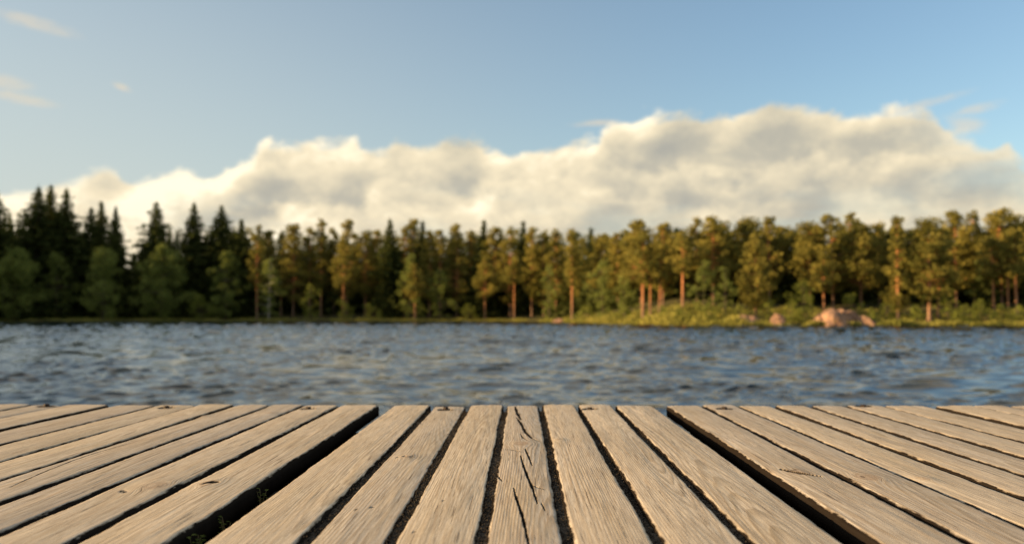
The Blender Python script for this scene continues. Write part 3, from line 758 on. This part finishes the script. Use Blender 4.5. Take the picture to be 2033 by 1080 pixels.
# ------------------------------------------------------------------ the jetty
H = EYE
END = on_deck(1016, 803.5).y            # far end of the planks
BACK = -1.0
def k2x(k): return k * H
def plank(name, xl, xr, parent, seed, knots=(), cracks=(), holes=(), dots=(), fine=1.0, ragged=1.0, endy=None, label=None, dz=0.0):
    rng = np.random.default_rng(seed); pid = rng.random()
    w = xr - xl; xc = (xl + xr) / 2; T = .034; rr = .0055 + .002 * rng.random() + .002 * (ragged > 1.1)
    endy = (endy or END) + rng.normal(0, .011)
    step = .0065 / fine
    ys = np.concatenate([np.linspace(BACK, .95, 30)[:-1], np.arange(.95, endy - .03, step), np.linspace(endy - .03, endy, 14)])
    nt = int(w / (.0021 / fine)); arc = np.linspace(0, PI / 2, 6)
    # profile: (lateral offset sign side, kind) — down the left side, over the top, down the right
    lat = np.concatenate([[-1, -1, -1], -1 + 0 * arc[:-1], np.linspace(-1, 1, nt), 1 + 0 * arc[1:], [1, 1, 1]])
    np_ = len(lat); nA = len(arc) - 1
    Y = np.repeat(ys[:, None], np_, 1); ny = len(ys)
    jag = lambda s: (.0011 * fbm(ys / .05, 0, seed * 7 + s, 4, .7) + .0022 * vnoise(ys / .35, 0, seed * 3 + s) + .0016 * np.minimum(0, fbm(ys / .016, 0, seed * 5 + s, 3, .7) + .12)) * ragged
    jl, jr = jag(1), jag(2)
    e = np.clip((ys - (endy - .022)) / .022, 0, 1); corner = .020 * (1 - np.sqrt(1 - e * e))       # rounded corners in plan
    L = -w / 2 - jl + corner; Rr = w / 2 + jr - corner
    rl = rr * (1 + .5 * vnoise(ys / .2, 3, seed)); rgt = rr * (1 + .5 * vnoise(ys / .2, 6, seed))
    X = np.zeros((ny, np_)); Z = np.zeros((ny, np_))
    X[:, 0] = L + .02; Z[:, 0] = -T; X[:, 1] = L; Z[:, 1] = -T; X[:, 2] = L; Z[:, 2] = -T * .5
    for i in range(nA):
        X[:, 3 + i] = L + rl * (1 - math.cos(arc[i])); Z[:, 3 + i] = -rl * (1 - math.sin(arc[i]))
    a0 = 3 + nA
    tt = np.linspace(0, 1, nt)
    X[:, a0:a0 + nt] = (L + rl)[:, None] + (Rr - rgt - L - rl)[:, None] * tt[None]
    b0 = a0 + nt
    for i in range(nA):
        c = arc[1:][i]; X[:, b0 + i] = Rr - rgt * (1 - math.sin(c)); Z[:, b0 + i] = -rgt * (1 - math.cos(c))
    X[:, -3] = Rr; Z[:, -3] = -T * .5; X[:, -2] = Rr; Z[:, -2] = -T; X[:, -1] = Rr - .02; Z[:, -1] = -T
    top = np.zeros((ny, np_)); top[:, 3:-3] = 1
    # end rounding in height
    ez = np.clip((ys - (endy - .009)) / .009, 0, 1); Z += top * (-.007 * (1 - np.sqrt(1 - ez * ez)))[:, None]
    # warp, cupping, worn undulation
    Z += dz + (.0022 * vnoise(ys / .9, 1, seed) + .0012 * vnoise(ys / .25, 2, seed))[:, None]
    Z += top * (-.0016 * (X / (w / 2)) ** 2 + .0007 * (X / (w / 2)) * (rng.normal() + vnoise(ys / 1.1, 9, seed)[:, None]))
    Z += top * .0007 * fbm(X / .022, Y / .25, seed + 5, 4, .6)
    # grain
    xe = X.copy(); kn = np.zeros_like(X); wx, wy = X, Y
    for kx, ky, kr in knots:
        dx = X - kx; dy = (Y - ky) * .62
        q2 = dx * dx + dy * dy
        xe = xe - dx * kr * kr * .95 / (q2 + kr * kr * .45) * np.exp(-q2 / (kr * kr * 14))
        f = sstep(kr * 1.15, kr * .55, np.sqrt(q2)); kn = np.maximum(kn, f)
        Z += top * .0030 * np.exp(-q2 / (kr * kr * 3.2))
    cx = rng.normal(0, .03) + .018 * vnoise(Y / 1.1, 4, seed); cz = -.028 - .05 * rng.random() + .030 * vnoise(Y / 1.0, 7, seed)
    ring = np.sqrt((xe - cx) ** 2 + (Z - cz) ** 2)
    for kx, ky, kr in knots:
        q = np.sqrt((X - kx) ** 2 + ((Y - ky) * .62) ** 2); f = sstep(kr * 1.2, kr * .8, q); ring = ring * (1 - f) + (q * 1.2) * f
    # cracks and holes cut into the top
    ck = np.zeros_like(X); cc = np.zeros_like(X)
    for pts, wid, dep in cracks:
        pts = np.array(pts); seg = np.linalg.norm(np.diff(pts, axis=0), axis=1); tot = seg.sum(); run = 0
        for i in range(len(seg)):
            p, q = pts[i], pts[i + 1]; dv = q - p; L2 = dv @ dv + 1e-12
            s = np.clip(((X - p[0]) * dv[0] + (Y - p[1]) * dv[1]) / L2, 0, 1)
            dist = np.hypot(X - p[0] - s * dv[0] + .0009 * fbm(Y / .012, 0, seed + 3, 3), (Y - p[1] - s * dv[1]) * .5)
            u = (run + s * seg[i]) / tot; ww = wid * (np.sin(PI * np.clip(u * .94 + .03, 0, 1)) ** .55) * (.75 + .7 * (vnoise(Y / .03, 0, seed + 9) + .5))
            dn_ = dist / (ww / 2 + 1e-5); ck = np.maximum(ck, top * sstep(1.0, .45, dn_) * min(1, dep / .004)); cc = np.maximum(cc, top * sstep(1.5, .95, dist / (ww / 2 + .0004)) * min(1, dep / .004)); run += seg[i]
    Z -= ck * .009
    for hx, hy, hr in holes:
        q = np.hypot(X - hx, Y - hy); f = top * sstep(hr * 1.06, hr * .93, q); Z -= f * .011; cc = np.maximum(cc, top * sstep(hr * 1.22, hr * 1.08, q))
    for hx, hy, hr in dots:
        q = np.hypot(X - hx, (Y - hy) * .8); f = top * sstep(hr, hr * .4, q); Z -= f * .003; cc = np.maximum(cc, top * sstep(hr * 1.3, hr * .8, q))
    # grit and mould on the worn edges, plus painted shade on rims and side walls
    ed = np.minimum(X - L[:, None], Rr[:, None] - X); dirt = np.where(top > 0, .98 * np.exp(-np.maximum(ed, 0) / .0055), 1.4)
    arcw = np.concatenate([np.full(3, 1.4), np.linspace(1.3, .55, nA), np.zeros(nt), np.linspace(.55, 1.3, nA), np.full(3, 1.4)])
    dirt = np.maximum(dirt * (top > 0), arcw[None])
    V = np.stack([X, Y, Z], -1)
    V = V.reshape(-1, 3); i = np.arange(ny * np_).reshape(ny, np_)
    F = np.stack([i[:-1, :-1], i[:-1, 1:], i[1:, 1:], i[1:, :-1]], -1).reshape(-1, 4)
    # close the bottom and the two ends
    bot = np.stack([i[:-1, -1], i[:-1, 0], i[1:, 0], i[1:, -1]], -1)
    def cap(row, flip):
        r = i[row]; h2 = np_ // 2; a = r[:h2]; b = r[::-1][:h2]
        q = np.stack([a[:-1], a[1:], b[1:], b[:-1]], -1); return q[:, ::-1] if flip else q
    Fs = np.concatenate([F, bot, cap(-1, True), cap(0, False)])
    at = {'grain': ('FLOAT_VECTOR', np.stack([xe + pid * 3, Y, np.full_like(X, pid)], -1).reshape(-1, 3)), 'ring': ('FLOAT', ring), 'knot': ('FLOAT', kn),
          'crack': ('FLOAT', cc), 'dirt': ('FLOAT', dirt)}  # dirt also carries the painted shade of rims and side walls
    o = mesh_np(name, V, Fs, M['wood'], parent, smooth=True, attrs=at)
    o.location = (xc, 0, DECK_Z)
    if label: o['label'] = label
    return o

KS = {'left2': [-7.42, -7.0, -6.6, -6.2, -5.78, -5.38, -5.02, -4.52], 'left': [-4.43, -3.97, -3.55, -3.14, -2.75, -2.38, -1.98, -1.55], 'mid': [-1.395, -.96, -.58, -.178, .206, .602, .993, 1.43],
      'right': [1.57, 1.965, 2.355, 2.74, 3.11, 3.50, 3.92, 4.39], 'right2': [4.47, 4.90, 5.28, 5.68, 6.07, 6.47, 6.86, 7.3]}
def pp(px, py, xc):
    p = on_deck(px, py); return (p.x - xc, p.y)
z5 = lambda x, y: (700 + x * .3148, 780 + y * .3148)
z6 = lambda x, y: (1300 + x * .3606, 780 + y * .3606)
z4 = lambda x, y: (x * .3443, 780 + y * .3443)
FEAT = {}
def feat(sec, i): return FEAT.setdefault((sec, i), dict(knots=[], cracks=[], holes=[], dots=[]))
def mid_x(sec, i): return k2x((KS[sec][i] + KS[sec][i + 1]) / 2)
def add_crack(sec, i, zf, pts, wid, dep=.006):
    xc = mid_x(sec, i); feat(sec, i)['cracks'].append(([pp(*zf(*p), xc) for p in pts], wid, dep))
def add_knot(sec, i, zf, p, r): feat(sec, i)['knots'].append((*pp(*zf(*p), mid_x(sec, i)), r))
def add_dot(sec, i, zf, p, r=.0028): feat(sec, i)['dots'].append((*pp(*zf(*p), mid_x(sec, i)), r))
# centre plank: long splits and a big cross knot
add_crack('mid', 3, z5, [(1026, 84), (1036, 120), (1062, 168)], .0075)
add_crack('mid', 3, z5, [(1034, 152), (1062, 190), (1090, 245), (1128, 282), (1178, 304)], .0055)
add_crack('mid', 3, z5, [(1058, 255), (1076, 280), (1104, 302)], .0020)
add_crack('mid', 3, z5, [(1088, 350), (1108, 392), (1132, 455)], .0028)
add_crack('mid', 3, z5, [(1060, 390), (1078, 455), (1104, 525), (1140, 610), (1166, 695)], .0036)
add_crack('mid', 3, z5, [(1016, 595), (1040, 680), (1068, 760), (1090, 850), (1112, 960)], .0036)
add_crack('mid', 3, z5, [(904, 498), (922, 520), (942, 548)], .0020)
add_crack('mid', 3, z5, [(1120, 570), (1160, 590), (1215, 606)], .0012, .003)
add_crack('mid', 3, z5, [(940, 345), (1000, 352), (1080, 370)], .0013, .003)
add_crack('mid', 3, z5, [(1190, 690), (1216, 740)], .0016, .004)
add_knot('mid', 3, z5, (1065, 320), .021)
add_knot('mid', 1, z5, (340, 400), .013)
add_crack('mid', 1, z5, [(268, 402), (330, 398), (395, 403)], .0016, .004)
for p in ((20, 725), (120, 712)): add_dot('mid', 1, z5, p, .0032)
for p in ((572, 672), (600, 770), (388, 862)): add_dot('mid', 2, z5, p, .0018)
add_knot('mid', 4, z5, (1300, 300), .010)
add_knot('right', 0, z6, (800, 440), .024)
add_crack('right', 0, z6, [(700, 418), (735, 432), (800, 446), (870, 456), (922, 460)], .0085)
add_dot('right', 0, z6, (706, 422), .0060)
add_knot('right', 1, z6, (1170, 470), .024)
add_knot('right', 2, z6, (1480, 470), .012)
add_dot('right', 0, z6, (590, 415), .0030)
add_knot('left', 6, z4, (1190, 520), .018)
add_crack('left', 6, z4, [(1170, 524), (1215, 516), (1255, 517)], .0085)
add_dot('left', 6, z4, (1235, 516), .0065)
add_knot('left', 5, z4, (900, 540), .024)
add_crack('left', 5, z4, [(690, 560), (735, 575)], .0026)
add_crack('left', 3, z4, [(60, 545), (240, 462), (430, 385), (560, 340), (760, 285)], .0024, .004)
add_knot('left', 4, z4, (1560, 118), .016)
add_knot('left', 3, z4, (1170, 130), .014)
# bolt recesses: second and sixth plank of every panel
BOLTS = {('left2', 5): (92, 805), ('left', 1): (330, 809), ('left', 5): (612, 811), ('mid', 1): (885, 811), ('mid', 5): (1171, 812), ('right', 1): (1438, 811), ('right', 5): (1714, 807)}
for (sec, i), (px, py) in BOLTS.items():
    xc = mid_x(sec, i); q = pp(px, py, xc); feat(sec, i)['holes'].append((q[0], q[1], .024))

LABELS = {('mid', 3): 'centre plank split by long black cracks', ('right', 0): 'plank with a cracked knot beside the wide black gap', ('left', 6): 'plank with a dark eye knot beside the wide black gap',
          ('left', 3): 'plank with one long slanting split', ('right', 1): 'plank with a swollen knot'}
def build_jetty():
    root = empty('jetty', (0, 0, DECK_Z))
    tag(root, 'weathered wooden jetty of lengthwise planks in the foreground', 'jetty')
    seed = 300
    for si, sec in enumerate(KS):
        panel = bpy.data.objects.new('deck_panel', None); link(panel, root); panel.empty_display_size = .1
        panel['label'] = {'mid': 'middle panel of planks between the two wide black gaps', 'left': 'seven-plank panel left of the wide gap with weeds', 'right': 'seven-plank panel right of the mossy wide gap',
                          'left2': 'panel of planks at the far left edge', 'right2': 'panel of planks at the far right edge'}[sec]
        for i in range(7):
            seed += 1; kl, kr = KS[sec][i], KS[sec][i + 1]
            g = .0050 if sec == 'mid' else .0028
            xl = k2x(kl) + (g if i else 0); xr = k2x(kr) - (g if i < 6 else 0)
            outer = sec in ('left2', 'right2')
            rg = np.random.default_rng(seed)
            o = plank('plank', xl, xr, panel, seed, fine=(1.7 if (sec, i) == ('mid', 3) else 1.6 if (sec, i) in LABELS else .62 if outer else .95),
                      ragged=1.0 if sec == 'mid' else 1.5, label=LABELS.get((sec, i)), dz=float(rg.normal(0, .0007)), **(FEAT.get((sec, i)) or {}))
            o.location.z = 0
            for hx, hy, hr in (FEAT.get((sec, i)) or {}).get('holes', ()):
                bm = bmesh.new()
                bmesh.ops.create_cone(bm, cap_ends=True, segments=24, radius1=.0155, radius2=.0155, depth=.002)
                bmesh.ops.translate(bm, vec=(0, 0, .001), verts=bm.verts)
                r6 = bmesh.ops.create_cone(bm, cap_ends=True, segments=6, radius1=.0095, radius2=.0085, depth=.007)
                bmesh.ops.translate(bm, vec=(0, 0, .0056), verts=r6['verts'])
                me = bpy.data.meshes.new('bolt'); bm.to_mesh(me); bm.free(); me.materials.append(M['steel'])
                b = link(bpy.data.objects.new('bolt', me), panel); b.location = (o.location.x + hx, hy, -.0035)
    # bearers and posts under the deck
    def box(name, x0, x1, y0, y1, z0, z1):
        V = np.array([[x, y, z] for x in (x0, x1) for y in (y0, y1) for z in (z0, z1)])
        F = np.array([[0, 1, 3, 2], [4, 6, 7, 5], [0, 4, 5, 1], [2, 3, 7, 6], [1, 5, 7, 3], [0, 2, 6, 4]])
        mesh_np(name, V, F, M['beam'], root)
    for yb in (2.55, 1.70, .85, 0.0, -.85): box('bearer', k2x(-7.6), k2x(7.5), yb - .035, yb + .035, -.090, -.0375)
    for ks in (-4.48, -1.473, 1.50, 4.43): box('gap_blocker', k2x(ks) - .13, k2x(ks) + .13, -.95, END - .12, -.23, -.0915)  # added beneath the wide gaps to block water glare and keep them black
    for xb in (-1.9, -.9, .9, 1.9):
        for yb in (2.50, -.68):
            v, f = tube(np.array([[xb, yb, -2.4], [xb, yb, -1.2], [xb, yb, -.0925]]), np.array([.06, .06, .06]), 14)
            mesh_np('post', v, f, M['beam'], root, smooth=True)
build_jetty()

# --- black grit caught in the narrow gaps
def build_grit():
    rng = np.random.default_rng(4); Vs, Fs, n = [], [], 0
    for sec in KS:
        if sec in ('left2', 'right2'): continue
        for i in range(1, 7):
            x = k2x(KS[sec][i]); ys = np.arange(.9, END - .06, .0035); m = 7; mid = sec == 'mid'
            hw = .0135
            dep = (-.0065 if mid else -.011) - .010 * sstep(END - .45, END - .08, ys)
            xs = np.linspace(-hw, hw, m); X = x + xs[None] + 0 * ys[:, None]; Y = ys[:, None] + 0 * X
            Z = DECK_Z + dep[:, None] + .0042 * fbm(X / .006, Y / .011, 31 + i, 3, .7) + .004 * vnoise(ys / .12, i, 3)[:, None]
            X = X + rng.normal(0, .0004, X.shape)
            V = np.stack([X, Y, Z], -1).reshape(-1, 3); q = np.arange(len(ys) * m).reshape(len(ys), m)
            F = np.stack([q[:-1, :-1], q[:-1, 1:], q[1:, 1:], q[1:, :-1]], -1).reshape(-1, 4)
            Vs.append(V); Fs.append(F + n); n += len(V)
            # loose grains
            g = 1500 if mid else 500; gx = x + rng.uniform(-.008, .008, g); gy = rng.uniform(.95, END - .15, g); r = rng.uniform(.0007, .0019, g)
            gzv = DECK_Z + (-.0052 if mid else -.010) + rng.normal(0, .0015, g)
            O = np.array([[1, 0, 0], [0, 1, 0], [-1, 0, 0], [0, -1, 0], [0, 0, 1], [0, 0, -1.]])
            GV = (np.stack([gx, gy, gzv], 1)[:, None] + O[None] * r[:, None, None] * rng.uniform(.6, 1.3, (g, 6, 1))).reshape(-1, 3)
            T = np.array([[0, 1, 4, 4], [1, 2, 4, 4], [2, 3, 4, 4], [3, 0, 4, 4]])
            T = np.array([[0, 1, 4], [1, 2, 4], [2, 3, 4], [3, 0, 4], [1, 0, 5], [2, 1, 5], [3, 2, 5], [0, 3, 5]])
            GF = (T[None] + (np.arange(g) * 6)[:, None, None]).reshape(-1, 3)
            Vs.append(GV); Fs.append(GF + n); n += len(GV)
    q4 = [f for f in Fs if f.shape[1] == 4]; q3 = [f for f in Fs if f.shape[1] == 3]
    o = mesh_np('dirt', np.concatenate(Vs), [np.concatenate(q4), np.concatenate(q3)], M['grit'])
    tag(o, 'black grit and dirt caught in the narrow gaps between planks', None, None, 'stuff')
build_grit()

# --- weeds growing up through the wide gap on the left
def weed(px, py, label, seed, n=7, size=.011, hgt=.05):
    p = on_deck(px, py, DECK_Z - .010); rng = np.random.default_rng(seed)
    root = empty('weed', (p.x, p.y, p.z - hgt)); tag(root, label, 'weed', 'weeds in the wide deck gap')
    A = Acc(); LV, vr = [], []
    sv = []
    for i in range(n):
        a = rng.random() * 6.28; t = np.array([math.cos(a) * .010 * rng.random(), math.sin(a) * .03 * rng.random(), hgt * (.75 + .3 * rng.random())])
        v, f = tube(np.array([[0, 0, 0], t * [.3, .3, .6], t]), np.array([.0011, .0009, .0006]), 5); A.add(v, f)
        for j in range(3):
            b = rng.random() * 6.28; L = size * rng.uniform(.7, 1.2); d = np.array([math.cos(b), math.sin(b), .25]); s = np.array([-math.sin(b), math.cos(b), 0])
            c = t - np.array([0, 0, .006 * j])
            for q, wd, dr in ((0, .05, 0), (.35, .42, .06), (.7, .36, .03), (1, .03, -.12)):
                m_ = c + d * L * q + np.array([0, 0, dr * L]); LV.append([m_ - s * L * wd, m_ + s * L * wd])
            sv.append(rng.random())
    V = np.array(LV).reshape(-1, 3); F = []
    for k in range(len(V) // 8):
        for q in range(3): a = k * 8 + q * 2; F.append([a, a + 1, a + 3, a + 2])
    tv, tf = A.get(); mesh_np('stem', tv, tf, M['stem'], root, smooth=True)
    mesh_np('foliage', V, np.array(F), M['weed'], root, smooth=True, attrs={'var': ('FLOAT', np.repeat(sv, 8))})
weed(519, 972, 'small weed tuft in the wide gap, deepest into the picture', 1, 5, .0075)
weed(449, 1028, 'small weed sprig leaning in the wide gap between the other two weeds', 2, 4, .007)
weed(388, 1066, 'broader-leaved weed at the bottom of the wide left gap', 3, 6, .010)
